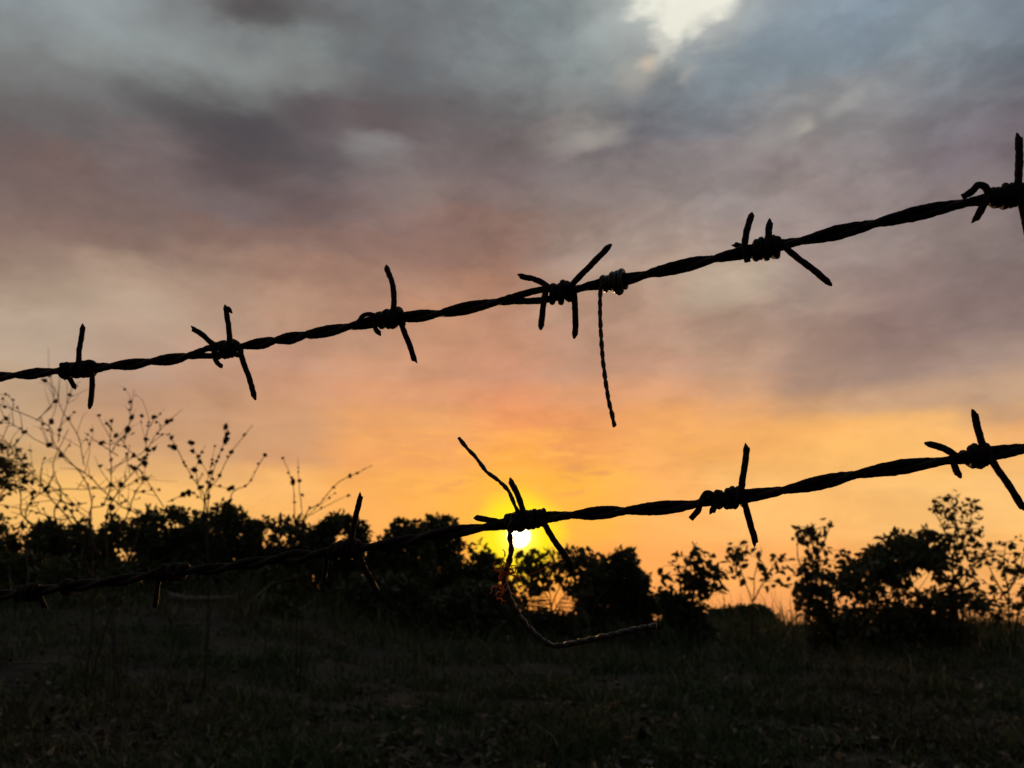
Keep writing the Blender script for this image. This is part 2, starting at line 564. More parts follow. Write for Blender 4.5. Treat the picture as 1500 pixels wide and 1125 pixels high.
class Wire:
    def __init__(self, label, path, nodes, opens=(), zoff=0.0, group='sagging strands of barbed wire'):
        self.zoff = zoff
        c = catmull(np.array(path, dtype=float), 24)
        self.cx, self.cy = c[:, 0], c[:, 1]
        self.root = thing('barbed_wire', label, 'barbed wire', self.p(750), group)
        # phase of the twist: one half turn between crossings
        nd = list(nodes)
        x = nd[0]
        while x > path[0][0]:
            x -= 56
            nd.insert(0, x)
        x = nd[-1]
        while x < path[-1][0]:
            x += 128
            nd.append(x)
        X = np.arange(path[0][0] + 2, path[-1][0] - 2, 2.5)
        ph = np.interp(X, nd, np.arange(len(nd)) * math.pi)
        op = np.ones_like(X)
        for (a, b, k) in opens:
            m = (X > a) & (X < b)
            op[m] += k * np.sin((X[m] - a) / (b - a) * math.pi) ** 2
        s0, s1 = [], []
        for x, f, o in zip(X, ph, op):
            p, n, w = self.frame(x)
            wob = 1 + 0.10 * noise.noise(Vector((x * 0.02, self.cy[0], 0)))
            off = (n * math.sin(f) * o + w * math.cos(f)) * RS * 0.90 * wob
            s0.append(p + off)
            s1.append(p - off)
        for s, sd in ((s0, 1.0), (s1, 5.0)):
            mb = MB()
            tube(mb, [tuple(q) for q in s], RS, 10, 0.15, 420, seed=sd)
            mb.build('strand', RUST, self.root)

    def y(self, x):
        return float(np.interp(x, self.cx, self.cy))

    def p(self, x, y=None, dz=0.0):
        return atZ(x, self.y(x) if y is None else y, depth(x) + self.zoff + dz)

    def frame(self, x):
        p = self.p(x)
        t = (self.p(x + 3) - self.p(x - 3)).normalized()
        w = Vector((-0.27, -0.96, 0)).normalized()
        w = (w - t * w.dot(t)).normalized()
        n = t.cross(w)
        if n.z < 0:
            n = -n
        return p, n, w

    def barb(self, coils, prongs, seed=0, R=0.0035):
        """coils: (x0, x1, turns, radius factor); prongs: (pixel points, depth offsets in mm, radius factor)"""
        rnd = random.Random(seed)
        mb = MB()
        for (x0, x1, turns, k) in coils:
            n = int(turns * 22)
            pts = []
            a0 = rnd.uniform(0, 6.28)
            turns = turns * 1.02
            tilt = rnd.uniform(0, 6.28)
            for i in range(n + 1):
                s = i / n
                # turns bunch unevenly, as hand or machine wound wire does
                x = x0 + (x1 - x0) * (s + 0.025 * math.sin(s * turns * 6.28 + a0))
                p, nn, w = self.frame(x)
                tt = w.cross(nn).normalized()
                a = a0 + s * turns * 2 * math.pi
                r = R * k * (1 + 0.22 * noise.noise(Vector((s * turns * 0.9, seed * 3.1, 0))) + 0.10 * noise.noise(Vector((s * turns * 3, seed * 1.1, 7))))
                pts.append(tuple(p + (nn * math.sin(a) * 1.0 + w * math.cos(a)) * r + tt * (0.0011 * math.sin(a + tilt) * math.sin(s * 7 + seed))))
            tube(mb, pts, RB, 8, 0.12, 500, slant=0.5, seed=seed)
        root = mb.build('barb', RUST, self.root)
        for q, pr in enumerate(prongs):
            pp = pr[0]
            dz = pr[1] if len(pr) > 1 else (0, 0)
            k = pr[2] if len(pr) > 2 else 1.0
            m = len(pp)
            dzs = np.interp(np.arange(m), np.linspace(0, m - 1, len(dz)), dz)
            P3 = [tuple(self.p(x, y, d * 0.001)) for (x, y), d in zip(pp, dzs)]
            c = catmull(P3, 9)
            n = len(c)
            rad = np.full(n, RB * 0.98 * k)
            rad[-1] *= 0.62
            rad[-2] *= 0.94
            pm = MB()
            tube(pm, c, rad, 9, 0.17, 430, slant=1.0, seed=seed * 1.3 + q)
            pm.build('prong', RUST, root)
        return root


upper = Wire(
    'upper of the two rusty barbed wires, running under the clouds well above the sun',
    [(-700, 592), (-350, 577), (0, 552), (60, 546), (120, 541), (190, 534), (260, 525), (300, 517), (335, 511), (400, 500), (470, 487), (530, 475), (570, 467),
     (640, 460), (700, 448), (760, 437), (822, 428), (870, 418), (905, 412), (960, 399), (1020, 385), (1070, 374), (1120, 364), (1200, 347),
     (1300, 323), (1400, 300), (1480, 286), (1620, 262), (1900, 205), (2200, 140)],
    [27, 86, 171, 227, 283, 365, 410, 453, 520, 587, 653, 739, 868, 959, 1061, 1190, 1297, 1435],
    [(130, 172, 0.35), (283, 345, 0.7), (739, 860, 0.75)])
upper.barb([(93, 101, 1.3, 1.0), (103, 113, 1.6, 0.85), (113, 133, 3.1, 1.06)],
           [([(115, 536), (116, 515), (119, 496), (122, 477)], (-3.5, 2)), ([(134, 540), (135, 560), (134, 578), (132, 596)], (-3, -6)),
            ([(96, 540), (102, 554), (109, 567)], (3.5, 5)), ([(93, 540), (93, 555)], (-3, -3), 0.8)], 1)
upper.barb([(315, 330, 2.2, 1.08), (329, 347, 2.8, 1.12)],
           [([(337, 506), (335, 480), (332, 460), (331, 450)], (-3.5, 3)), ([(331, 452), (335, 452), (338, 457)], (3, 3), 0.7),
            ([(318, 508), (308, 501), (296, 490), (281, 481)], (3.5, -4)),
            ([(350, 508), (357, 532), (366, 556), (373, 583)], (-3, -1)), ([(315, 512), (315, 524), (319, 532), (325, 537)], (-3.5, -4), 0.9)], 2)
upper.barb([(552, 566, 2.2, 0.92), (565, 586, 3.2, 1.12)],
           [([(575, 465), (577, 440), (575, 416), (570, 402), (566, 392)], (-3.5, 5)), ([(585, 466), (592, 486), (600, 506), (608, 530)], (3, -3)),
            ([(522, 476), (530, 464), (540, 460), (550, 463), (556, 470)], (-3, -5, -3), 0.75), ([(549, 466), (550, 481), (557, 489)], (-3.5, -3.5), 0.9)], 3)
upper.barb([(807, 822, 2.2, 1.02), (821, 838, 2.6, 1.2)],
           [([(806, 424), (796, 415), (782, 409), (760, 404)], (-3, 2)), ([(800, 422), (797, 440), (794, 462), (792, 480)], (-3.5, -6)),
            ([(833, 422), (850, 404), (872, 382), (893, 360)], (-3.5, -8)), ([(840, 420), (842, 445), (843, 470), (842, 492)], (-3.2, 3))], 4)
upper.barb([(1104, 1116, 1.6, 0.92), (1115, 1127, 1.7, 1.0), (1124, 1141, 2.3, 1.18)],
           [([(1095, 384), (1091, 362), (1093, 342), (1098, 325), (1102, 314)], (-3.2, -3.4, -3, -1, 0)), ([(1094, 368), (1086, 361), (1075, 358)], (3, 3), 0.85),
            ([(1128, 362), (1126, 342), (1128, 325)], (-3.5, 0)), ([(1148, 360), (1166, 376), (1190, 394), (1215, 415)], (-3, -8))], 5)
upper.barb([(1452, 1470, 2.3, 0.85), (1469, 1497, 3.4, 1.12)],
           [([(1490, 285), (1492, 255), (1493, 230), (1492, 199)], (-3.4, 0)),
            ([(1410, 289), (1424, 280), (1433, 271), (1443, 274), (1448, 286), (1440, 302), (1428, 323)], (-2.5, -3.5, -3.5, -3), 0.98),
            ([(1493, 280), (1500, 315), (1507, 348)], (-3.2, -3))], 6)
upper.barb([(1880, 1925, 4.0, 1.0)],
           [([(1905, 205), (1895, 170), (1890, 120)], (-3.5, 2)), ([(1922, 205), (1945, 250), (1955, 290)], (-3, -5))], 7)
upper.barb([(-130, -98, 3.6, 1.0)],
           [([(-112, 560), (-108, 530), (-102, 500)], (-3.5, 2)), ([(-100, 560), (-92, 590), (-90, 615)], (-3, -5))], 8)

lower = Wire(
    'lower of the two rusty barbed wires, crossing in front of the sun and dark treeline',
    [(-700, 905), (-300, 892), (0, 872), (50, 867), (100, 860), (170, 851), (240, 840), (310, 834), (384, 823), (450, 814), (512, 805), (570, 798), (640, 783), (720, 771),
     (765, 763), (800, 758), (870, 752), (920, 748), (1000, 741), (1040, 734), (1090, 727), (1160, 716), (1250, 696), (1320, 684), (1390, 674),
     (1440, 666), (1500, 657), (1620, 640), (1900, 592), (2200, 530)],
    [30, 90, 150, 215, 285, 340, 400, 465, 545, 625, 713, 843, 920, 1026, 1154, 1257, 1388],
    [(215, 285, 0.7), (400, 470, 0.5)])
lower.barb([(484, 502, 2.4, 0.9), (500, 528, 3.8, 1.1)],
           [([(513, 802), (517, 776), (523, 748), (529, 724)], (-3.5, 2)), ([(524, 806), (534, 832), (545, 852), (553, 868)], (-3, -2)),
            ([(479, 808), (477, 830), (474, 855)], (3, 4), 0.9)], 11)
lower.barb([(232, 270, 3.8, 1.0)],
           [([(232, 840), (230, 865), (227, 888)], (-3, -3))], 12)
lower.barb([(92, 104, 1.6, 0.95), (28, 58, 3.4, 1.0)],
           [([(56, 868), (62, 882), (66, 890)], (-3, -3))], 13)
lower.barb([(742, 758, 2.0, 0.9), (756, 778, 2.8, 1.05), (776, 799, 2.9, 0.92)],
           [([(768, 760), (764, 742), (757, 722), (747, 703)], (-3.5, -3.5, 0)), ([(742, 767), (728, 764), (712, 761), (696, 758)], (-3, 2)),
            ([(794, 760), (808, 786), (822, 806), (838, 829)], (-3, -4))], 14)
lower.barb([(1050, 1064, 1.9, 0.88), (1062, 1076, 1.9, 1.0), (1073, 1091, 2.5, 1.1)],
           [([(1085, 728), (1088, 700), (1092, 676), (1094, 653)], (-3.5, 3)), ([(1089, 728), (1095, 754), (1102, 778), (1107, 797)], (-3, -3)),
            ([(1012, 760), (1022, 748), (1028, 731), (1036, 722), (1046, 728), (1047, 740), (1043, 751)], (-3, -4, -4, -3.5), 0.95)], 15)
lower.barb([(1416, 1430, 1.8, 0.95), (1427, 1449, 3.0, 1.12)],
           [([(1444, 668), (1438, 648), (1432, 628), (1427, 604)], (-3.5, 1)), ([(1404, 670), (1392, 662), (1378, 655), (1359, 650)], (-3.2, 0)),
            ([(1392, 668), (1398, 682), (1405, 697)], (-3.2, -4), 0.95), ([(1446, 662), (1462, 688), (1480, 714), (1501, 748)], (-3.4, -8))], 16)
lower.barb([(1800, 1845, 4.0, 1.0)],
           [([(1825, 605), (1822, 570), (1812, 530)], (-3.5, 2)), ([(1842, 603), (1860, 640), (1868, 690)], (-3, -5))], 17)


def twisted(mb, wire, px, r, turns_px, dz=0.0, seed=0, thick=None):
    """two thin wires wound on each other along a pixel path at the fence"""
    c = catmull(np.array(px, dtype=float), 14)
    seg = np.concatenate([[0], np.cumsum(np.linalg.norm(np.diff(c, axis=0), axis=1))])
    Ls = np.arange(0, seg[-1], 1.6)
    xs, ys = np.interp(Ls, seg, c[:, 0]), np.interp(Ls, seg, c[:, 1])
    P = np.array([tuple(wire.p(x, y, dz * 0.001)) for x, y in zip(xs, ys)])
    T = np.gradient(P, axis=0)
    T /= np.linalg.norm(T, axis=1)[:, None]
    for sgn in (0, math.pi):
        pts = []
        for i in range(len(P)):
            a = Ls[i] / turns_px * 2 * math.pi + sgn
            w = np.array((-0.27, -0.96, 0.0))
            n = np.cross(T[i], w)
            n /= np.linalg.norm(n)
            pts.append(P[i] + (n * math.sin(a) + w * math.cos(a)) * r * 0.5)
        tube(mb, pts, r * 1.12, 7, 0.30, 620, slant=0.6, seed=seed + sgn)


# tie wire hanging from the upper strand
t1 = thing('tie_wire', 'thin twisted tie wire knotted on the upper barbed wire and hanging straight down', 'wire', upper.p(900), 'loose ends of tie wire')
kn = MB()
pts = []
for i in range(111):
    s = i / 110
    x = 883 + 33 * s + 1.5 * math.sin(s * 30)
    p, nn, w = upper.frame(x)
    a = 0.6 + s * 4.7 * 2 * math.pi
    rr = 0.0034 * (0.80 + 0.42 * ss(s, 0.3, 0.6) + 0.10 * math.sin(s * 17) - 0.12 * ss(s, 0.85, 1))
    pts.append(tuple(p + (nn * math.sin(a) + w * math.cos(a)) * rr))
tube(kn, pts, 0.00122, 8, 0.16, 600, slant=0.5, seed=3)
c = catmull([tuple(upper.p(912, 425, -0.002)), tuple(upper.p(908, 430, -0.003)), tuple(upper.p(902, 427, -0.004))], 8)
tube(kn, c, 0.0009, 7, 0.15, 600, seed=8)
kn.build('knot', TIE, t1)
tm = MB()
twisted(tm, upper, [(884, 408), (880, 420), (879, 455), (880, 485), (882, 515), (886, 550), (892, 588), (901, 626)], 0.00066, 30, -3.0, 4)
tm.build('tail', TIE, t1)

# kinked tie wire caught on the lower strand in front of the sun
t2 = thing('tie_wire', 'kinked tie wire wound on the lower barbed wire at the sun, hanging like a hook', 'wire', lower.p(755), 'loose ends of tie wire')
hm = MB()
twisted(hm, lower, [(672, 641), (684, 656), (698, 671), (712, 690), (728, 702), (744, 718), (752, 735), (760, 752)], 0.00064, 44, -3.4, 2)
hm.build('upper_end', TIE, t2)
hm = MB()
twisted(hm, lower, [(754, 752), (748, 768), (747, 786), (749, 804), (745, 826), (738, 845), (744, 868), (756, 894), (774, 919), (797, 939), (815, 946), (850, 940), (900, 929), (935, 921), (962, 917)],
        0.00088, 32, -4.5, 5)
hm.build('hanging_end', TIE, t2)

# fibre snarl clinging to the hanging end
fz = MB()
rf = random.Random(5)
for k in range(44):
    x, y = 740 + rf.gauss(0, 8), 855 + rf.gauss(0, 15)
    if rf.random() < 0.5:
        x, y = 742 + rf.gauss(0, 3), 840 + rf.gauss(0, 14)
    a = rf.uniform(0, 6.28)
    pp = [(x, y)]
    for j in range(4):
        a += rf.uniform(-1.3, 1.3)
        pp.append((pp[-1][0] + math.cos(a) * rf.uniform(2, 6), pp[-1][1] + math.sin(a) * rf.uniform(2, 7)))
    z = rf.uniform(-8, 1)
    c3 = catmull([tuple(lower.p(q[0], q[1], (z + rf.uniform(-1, 1)) * 0.001)) for q in pp], 5)
    tube(fz, c3, np.linspace(0.00034, 0.00014, len(c3)) * rf.uniform(0.7, 1.5), 5)
o = fz.build('plant_fibre', STRAW)
o['label'] = 'small snarl of dry brown plant fibre glowing on the tie wire below the sun'
o['category'] = 'plant fibre'
th = MB()
c3 = catmull([tuple(lower.p(x, y, -0.003)) for x, y in [(760, 847), (785, 838), (808, 827), (832, 816)]], 8)
tube(th, c3, 0.00011, 5)
o = th.build('spider_thread', STRAW)
o['label'] = 'single fine spider thread slanting up to the downward prong right of the sun'
o['category'] = 'spider thread'


# ------------------------------------------------------------------ foliage
def leaves(mb, C, A, Lg, Wd, rng, fold=0.25, tint=None):
    """leaf shaped faces at C, pointing along A; six points folded on the midrib"""
    n = len(C)
    A = A / (np.linalg.norm(A, axis=1)[:, None] + 1e-9)
    r = rng.normal(size=(n, 3))
    B = np.cross(A, r)
    B /= np.linalg.norm(B, axis=1)[:, None] + 1e-9
    Nn = np.cross(A, B)
    Lg = Lg[:, None]
    Wd = Wd[:, None]
    up = Nn * Wd * fold
    v = np.stack([C, C + A * Lg * 0.30 + B * Wd * 0.50 + up, C + A * Lg * 0.68 + B * Wd * 0.38 + up, C + A * Lg - up * 0.6,
                  C + A * Lg * 0.68 - B * Wd * 0.38 + up, C + A * Lg * 0.30 - B * Wd * 0.50 + up], 1)
    base = np.arange(n) * 6
    fs = []
    for b in base.tolist():
        fs.append((b, b + 1, b + 2, b + 3))
        fs.append((b, b + 3, b + 4, b + 5))
    if tint is None:
        g = rng.uniform(0.55, 1.45, size=(n, 1))
        tint = np.concatenate([g * rng.uniform(0.85, 1.25, size=(n, 1)), g, g * rng.uniform(0.7, 1.1, size=(n, 1))], 1)
    mb.add(v.reshape(-1, 3), fs, np.repeat(tint, 6, axis=0))


def inside(x, y, poly):
    c = False
    j = len(poly) - 1
    for i in range(len(poly)):
        xi, yi = poly[i]
        xj, yj = poly[j]
        if (yi > y) != (yj > y) and x < (xj - xi) * (y - yi) / (yj - yi + 1e-9) + xi:
            c = not c
        j = i
    return c


def limb(mb, a, b, r0, r1, rnd, bend=0.12, n=7, sides=7):
    a, b = np.array(a, float), np.array(b, float)
    d = np.linalg.norm(b - a)
    mids = [a]
    for s in (0.33, 0.66):
        mids.append(a + (b - a) * s + np.array([rnd.gauss(0, bend * d * 0.5), rnd.gauss(0, bend * d * 0.5), rnd.gauss(0, bend * d * 0.3)]))
    mids.append(b)
    c = catmull(mids, n)
    tube(mb, c, np.linspace(r0, r1, len(c)), sides, 0.12, 6.0, cap=False)


def tree(name, label, cat, group, contour, bottom, Y, leaf_px, clump_px, seed, trunk_x=None, dens=1.0, holes=(), base_y=None, mat=None, fringe=0.5, trunk_w=None, specks=()):
    """leafy tree: clumps of leaves under an uneven outline, carried by a trunk with limbs"""
    rnd = random.Random(seed)
    rng = np.random.default_rng(seed)
    Y = Y * 1.5 if Y < 50 else Y
    xs = [p[0] for p in contour]
    x0, x1 = min(xs), max(xs)
    tx = trunk_x if trunk_x is not None else 0.5 * (x0 + x1)
    bp = atY(tx, bottom, Y)
    root = thing(name, label, cat, (bp.x, Y, ground_z(bp.x, Y)), group)
    poly = list(contour) + [(x1 - (x1 - x0) * 0.08, bottom), (x0 + (x1 - x0) * 0.08, bottom)]
    ymin = min(p[1] for p in contour)
    mpp = Y / F
    depth_r = (x1 - x0) * 0.32 * mpp
    holes = list(holes)
    for (hx0, hy0, hx1, hy1, hn) in specks:
        holes += [(rnd.uniform(hx0, hx1), rnd.uniform(hy0, hy1), rnd.uniform(2, 6)) for _ in range(hn)]
    cl = []
    # clumps sitting along the outline
    cc = catmull(np.array(contour, float), 6)
    seg = np.concatenate([[0], np.cumsum(np.linalg.norm(np.diff(cc, axis=0), axis=1))])
    s = 0
    cxm, cym = 0.5 * (x0 + x1), bottom - 0.35 * (bottom - ymin)
    while s < seg[-1]:
        x, y = np.interp(s, seg, cc[:, 0]), np.interp(s, seg, cc[:, 1])
        r = clump_px * rnd.uniform(0.45, 0.85)
        dx, dy = cxm - x, cym - y
        dl = math.hypot(dx, dy) + 1e-6
        k = r * rnd.uniform(0.6, 1.15)
        cl.append((x + dx / dl * k, y + dy / dl * k, r, rnd.uniform(-0.5, 0.5)))
        s += r * rnd.uniform(0.9, 1.5)
    # clumps filling the crown
    area = (x1 - x0) * (bottom - ymin)
    nin = int(area / (clump_px ** 2) * 1.35 * dens)
    tries = 0
    while nin > 0 and tries < 8000:
        tries += 1
        x, y = rnd.uniform(x0, x1), rnd.uniform(ymin, bottom)
        r = clump_px * rnd.uniform(0.7, 1.15)
        if not inside(x, y, poly) or not inside(x, y - r * 0.75, poly) or not inside(x - r * 0.5, y, poly) or not inside(x + r * 0.5, y, poly):
            continue
        cl.append((x, y, r, rnd.uniform(-1, 1)))
        nin -= 1
    crown = MB()
    wood = MB()
    top = atY(tx + rnd.uniform(-6, 6), cym, Y)
    h = max(0.4, top.z - root.location.z)
    tr = trunk_w or max(0.03, 0.035 * h)
    limb(wood, root.location, top, tr, tr * 0.45, rnd, 0.06, 8, 9)
    for i, (x, y, r, d) in enumerate(cl):
        if any(math.hypot(x - hx, y - hy) < hr * 0.5 + r * 0.82 for hx, hy, hr in holes):
            continue
        c3 = np.array(atY(x, y, Y)) + np.array((0, d * depth_r, 0))
        rm = r * mpp
        n = int(max(16, r * r / (leaf_px ** 1.6) * 6.6 * dens))
        u = rng.normal(size=(n, 3))
        u /= np.linalg.norm(u, axis=1)[:, None]
        rad = rng.uniform(0.15, 1.0, size=(n, 1)) ** 0.6
        far = rng.random((n, 1)) < 0.10 * fringe
        rad = np.where(far, rad * rng.uniform(1.05, 1.45, size=(n, 1)), rad)
        P = c3 + u * rad * rm * np.array((1.0, 1.0, 0.85))
        A = u * 0.8 + rng.normal(size=(n, 3)) * 0.7 + np.array((0, 0, -0.35))
        Lg = leaf_px * mpp * rng.uniform(0.65, 1.35, size=n) * np.where(rad[:, 0] < 0.7, 1.45, 1.0)
        leaves(crown, P, A, Lg, Lg * rng.uniform(0.42, 0.66, size=n), rng)
        if i % 4 == 0:
            f = rnd.uniform(0.45, 0.95)
            st_ = np.array(root.location) * (1 - f) + np.array(top) * f
            limb(wood, st_, c3, tr * 0.35, tr * 0.08, rnd, 0.10, 4, 5)
    wood.build('trunk', BARK, root)
    crown.build('crown', mat or LEAF, root, smooth=False, tint=True)
    return root


def sapling(name, label, cat, group, base_x, Y, stems, regions, leaf_px, seed, spots=(), stem_px=3.0, mat=None, droop=0.5):
    """open plant: traced stems, twigs running to scattered leaves"""
    rnd = random.Random(seed)
    rng = np.random.default_rng(seed)
    Y = Y * 1.5 if Y > 9 else Y
    mpp = Y / F
    b = atY(base_x, 915, Y)
    root = thing(name, label, cat, (b.x, Y, ground_z(b.x, Y)), group)
    wood, crown = MB(), MB()
    sp = []
    for st_ in stems:
        p3 = []
        for i, (x, y) in enumerate(st_):
            q = np.array(atY(x, y, Y))
            q[1] += rnd.gauss(0, 0.12) * (i > 0)
            p3.append(q)
        if st_[0][1] > 880:
            p3.insert(0, np.array(root.location) + np.array((rnd.gauss(0, 0.03), rnd.gauss(0, 0.03), 0)))
        c = catmull(p3, 8)
        w0 = stem_px * mpp * 0.5
        tube(wood, c, np.linspace(w0, w0 * 0.3, len(c)), 6, 0.1, 8)
        sp.append(c)
    allp = np.concatenate(sp)
    todo = [(x, y, 1.0) for x, y in spots]
    for (cx, cy, rx, ry, n) in regions:
        for _ in range(n):
            a, r = rnd.uniform(0, 6.283), math.sqrt(rnd.random())
            todo.append((cx + math.cos(a) * rx * r, cy + math.sin(a) * ry * r, rnd.uniform(0.6, 1.15)))
    for (x, y, k) in todo:
        q = np.array(atY(x, y, Y))
        q[1] += rnd.gauss(0, 0.25)
        d = np.linalg.norm((allp - q) * np.array((1, 0.4, 1)), axis=1) + np.maximum(0, allp[:, 2] - q[2]) * 1.5
        st_ = allp[int(np.argmin(d))]
        limb(wood, st_, q, 0.9 * mpp * 0.5, 0.5 * mpp * 0.5, rnd, 0.12, 3, 4)
        n = rnd.choice((1, 1, 2, 2, 3))
        P = np.repeat(q[None], n, 0) + rng.normal(size=(n, 3)) * leaf_px * 0.22 * mpp
        A = rng.normal(size=(n, 3)) * np.array((0.8, 0.7, 0.7)) + np.array((0, 0, -droop))
        Lg = leaf_px * mpp * k * rng.uniform(0.75, 1.3, size=n)
        leaves(crown, P, A, Lg, Lg * rng.uniform(0.5, 0.72, size=n), rng, 0.18)
    wood.build('trunk', BARK, root)
    crown.build('crown', mat or LEAF2, root, smooth=False, tint=True)
    return root


GT = 'dark trees of the left treeline'
tree('tree', 'small round dark tree at the left edge of the treeline', 'tree', GT, [(-60, 800), (-40, 772), (-10, 764), (20, 758), (38, 759), (52, 772), (58, 800)], 905, 21, 7.5, 17, 21, specks=[(0, 770, 50, 790, 2)])
tree('tree', 'second small tree from the left edge of the treeline, below the tall dry weed', 'tree', GT, [(50, 800), (58, 768), (72, 757), (86, 758), (98, 768), (104, 800)], 905, 22.5, 7.5, 15, 22, specks=[(60, 770, 95, 795, 2)])
tree('tree', 'third small tree from the left, under the weed stems, gaps of sky round it', 'tree', GT, [(96, 800), (106, 772), (118, 760), (130, 760), (142, 772), (146, 800)], 905, 23, 7.5, 15, 23, holes=[(106, 797, 5), (135, 778, 4)])
tree('tree', 'fourth small tree from the left, just left of the broadest crown', 'tree', GT, [(140, 805), (148, 772), (162, 758), (176, 758), (188, 768), (193, 800)], 905, 22, 7.5, 16, 24, holes=[(172, 810, 5), (204, 808, 6), (186, 786, 3)])
tree('tree', 'broad dark tree with the highest crown of the left treeline', 'tree', GT,
     [(196, 815), (201, 775), (209, 752), (231, 745), (261, 743), (280, 746), (299, 738), (325, 737), (343, 741), (358, 746), (368, 768), (372, 815)], 910, 20, 7.5, 21, 25, dens=1.15,
     holes=[(252, 772, 7), (258, 765, 5), (306, 757, 4), (204, 807, 6)])
tree('tree', 'lower dark tree sloping off right of the highest crown, specks of sky through it', 'tree', GT,
     [(355, 815), (360, 758), (377, 755), (396, 761), (411, 757), (429, 755), (444, 764), (452, 772), (462, 810)], 905, 21.5, 7.5, 18, 26, holes=[(365, 773, 4), (384, 780, 4), (395, 788, 4)])
tree('tree', 'dark tree with a branch jutting right, behind the upright prong of the lower wire', 'tree', GT,
     [(452, 815), (458, 778), (470, 768), (481, 760), (495, 753), (508, 752), (520, 757), (534, 766), (531, 778), (528, 790), (526, 815)], 905, 20.5, 7.5, 17, 27)
tree('tree', 'dark tree left of the sun, just right of the V-shaped gap of sky', 'tree', GT,
     [(535, 830), (545, 800), (556, 788), (576, 774), (592, 761), (606, 762), (618, 772), (628, 790), (636, 830)], 915, 20, 7.5, 18, 28)
tree('tree', 'thin-topped tree left of the sun with feathery twigs rising from its crown', 'tree', GT,
     [(618, 830), (624, 776), (628, 756), (638, 750), (648, 755), (655, 765), (660, 758), (668, 768), (670, 800), (676, 830)], 915, 22, 8, 14, 29, fringe=1.6)
tree('tree', 'dark spreading tree below left of the sun, beside the hanging tie wire', 'tree', GT,
     [(655, 850), (668, 812), (684, 798), (694, 794), (706, 802), (720, 806), (733, 818), (744, 840), (752, 880)], 925, 19, 7.5, 18, 30, holes=[(686, 812, 5), (664, 858, 4)])

tree('bush', 'compact rounded dark bush standing alone right of the sun', 'bush', 'bushes right of the sun',
     [(848, 895), (852, 862), (862, 832), (880, 818), (892, 813), (906, 806), (916, 801), (926, 807), (936, 824), (945, 842), (951, 870), (956, 900)], 935, 15.5, 7.5, 17, 31, dens=1.1)
tree('bush', 'dark bush with a ragged leaning top beside the rounded bush', 'bush', 'bushes right of the sun',
     [(964, 905), (968, 870), (975, 848), (986, 836), (1000, 828), (1018, 826), (1036, 828), (1050, 832), (1056, 846), (1040, 856), (1030, 868), (1028, 905)], 935, 15, 8, 13, 32, dens=0.85, fringe=1.4, specks=[(975, 835, 1055, 880, 7)])
sapling('sapling', 'few large leaves on a thin stem rising out of the ragged bush', 'sapling', 'leafy saplings in the field', 1005, 14.8,
        [[(1005, 900), (1010, 850), (1014, 810), (1020, 795)], [(1010, 860), (1035, 840), (1058, 832)], [(1008, 860), (990, 835), (978, 822)]],
        [(1020, 818, 24, 14, 22), (1050, 848, 14, 16, 14), (985, 835, 16, 12, 8)], 13, 33, [(1015, 803), (1021, 808), (1031, 803), (978, 824), (1052, 870), (1062, 840)])
sapling('sapling', 'sparse slender sapling with scattered leaves standing against clear orange sky', 'sapling', 'leafy saplings in the field', 1100, 14.5,
        [[(1100, 900), (1104, 870), (1108, 840), (1112, 812), (1115, 800)], [(1102, 885), (1090, 850), (1080, 815), (1076, 800)], [(1104, 880), (1120, 850), (1135, 820)]],
        [(1085, 815, 20, 14, 14), (1122, 828, 16, 14, 10), (1078, 840, 14, 14, 6), (1128, 855, 12, 14, 5)], 12, 34,
        [(1075, 801), (1081, 806), (1072, 822), (1094, 798), (1105, 808), (1124, 818), (1139, 817), (1150, 822), (1092, 846), (1067, 806)], 2.2)
sapling('sapling', 'narrow leafy sapling with a tuft of leaves at its top, left of the big bush', 'sapling', 'leafy saplings in the field', 1186, 13.5,
        [[(1186, 900), (1188, 860), (1190, 820), (1186, 785), (1180, 770)], [(1189, 830), (1205, 800), (1210, 772)], [(1187, 850), (1172, 820), (1168, 790)]],
        [(1183, 782, 18, 13, 36), (1188, 872, 22, 32, 130), (1190, 840, 17, 30, 60), (1216, 832, 14, 12, 10), (1196, 798, 18, 12, 12), (1168, 830, 12, 18, 12)], 12, 35,
        [(1208, 764), (1195, 799), (1212, 805), (1236, 808), (1170, 775), (1200, 775), (1163, 842)], 3)
tree('bush', 'largest leafy bush right of the sun, dense in the middle and thin at top', 'bush', 'bushes right of the sun',
     [(1198, 910), (1204, 872), (1222, 846), (1240, 824), (1262, 808), (1286, 800), (1300, 792), (1303, 780), (1318, 782), (1338, 780), (1360, 772), (1378, 780),
      (1388, 806), (1400, 838), (1404, 868), (1398, 912)], 932, 13, 8.5, 14, 36, dens=0.9, fringe=1.5, mat=LEAF2, specks=[(1215, 840, 1330, 892, 9), (1345, 825, 1400, 900, 9)])
sapling('sapling', 'tall airy sapling with loose leaves highest in the sky behind the largest bush', 'sapling', 'leafy saplings in the field', 1390, 12.5,
        [[(1390, 905), (1393, 860), (1392, 800), (1394, 760), (1396, 728)], [(1392, 820), (1415, 780), (1424, 745)], [(1392, 800), (1375, 770), (1364, 745)], [(1391, 860), (1420, 835), (1440, 810)], [(1391, 870), (1425, 860), (1450, 880)]],
        [(1393, 745, 34, 20, 44), (1404, 785, 34, 26, 60), (1410, 830, 34, 30, 60), (1410, 872, 40, 30, 62)], 10, 37,
        [(1392, 727), (1398, 732), (1420, 738), (1428, 742), (1371, 739), (1362, 748), (1432, 778), (1426, 760)], 3)
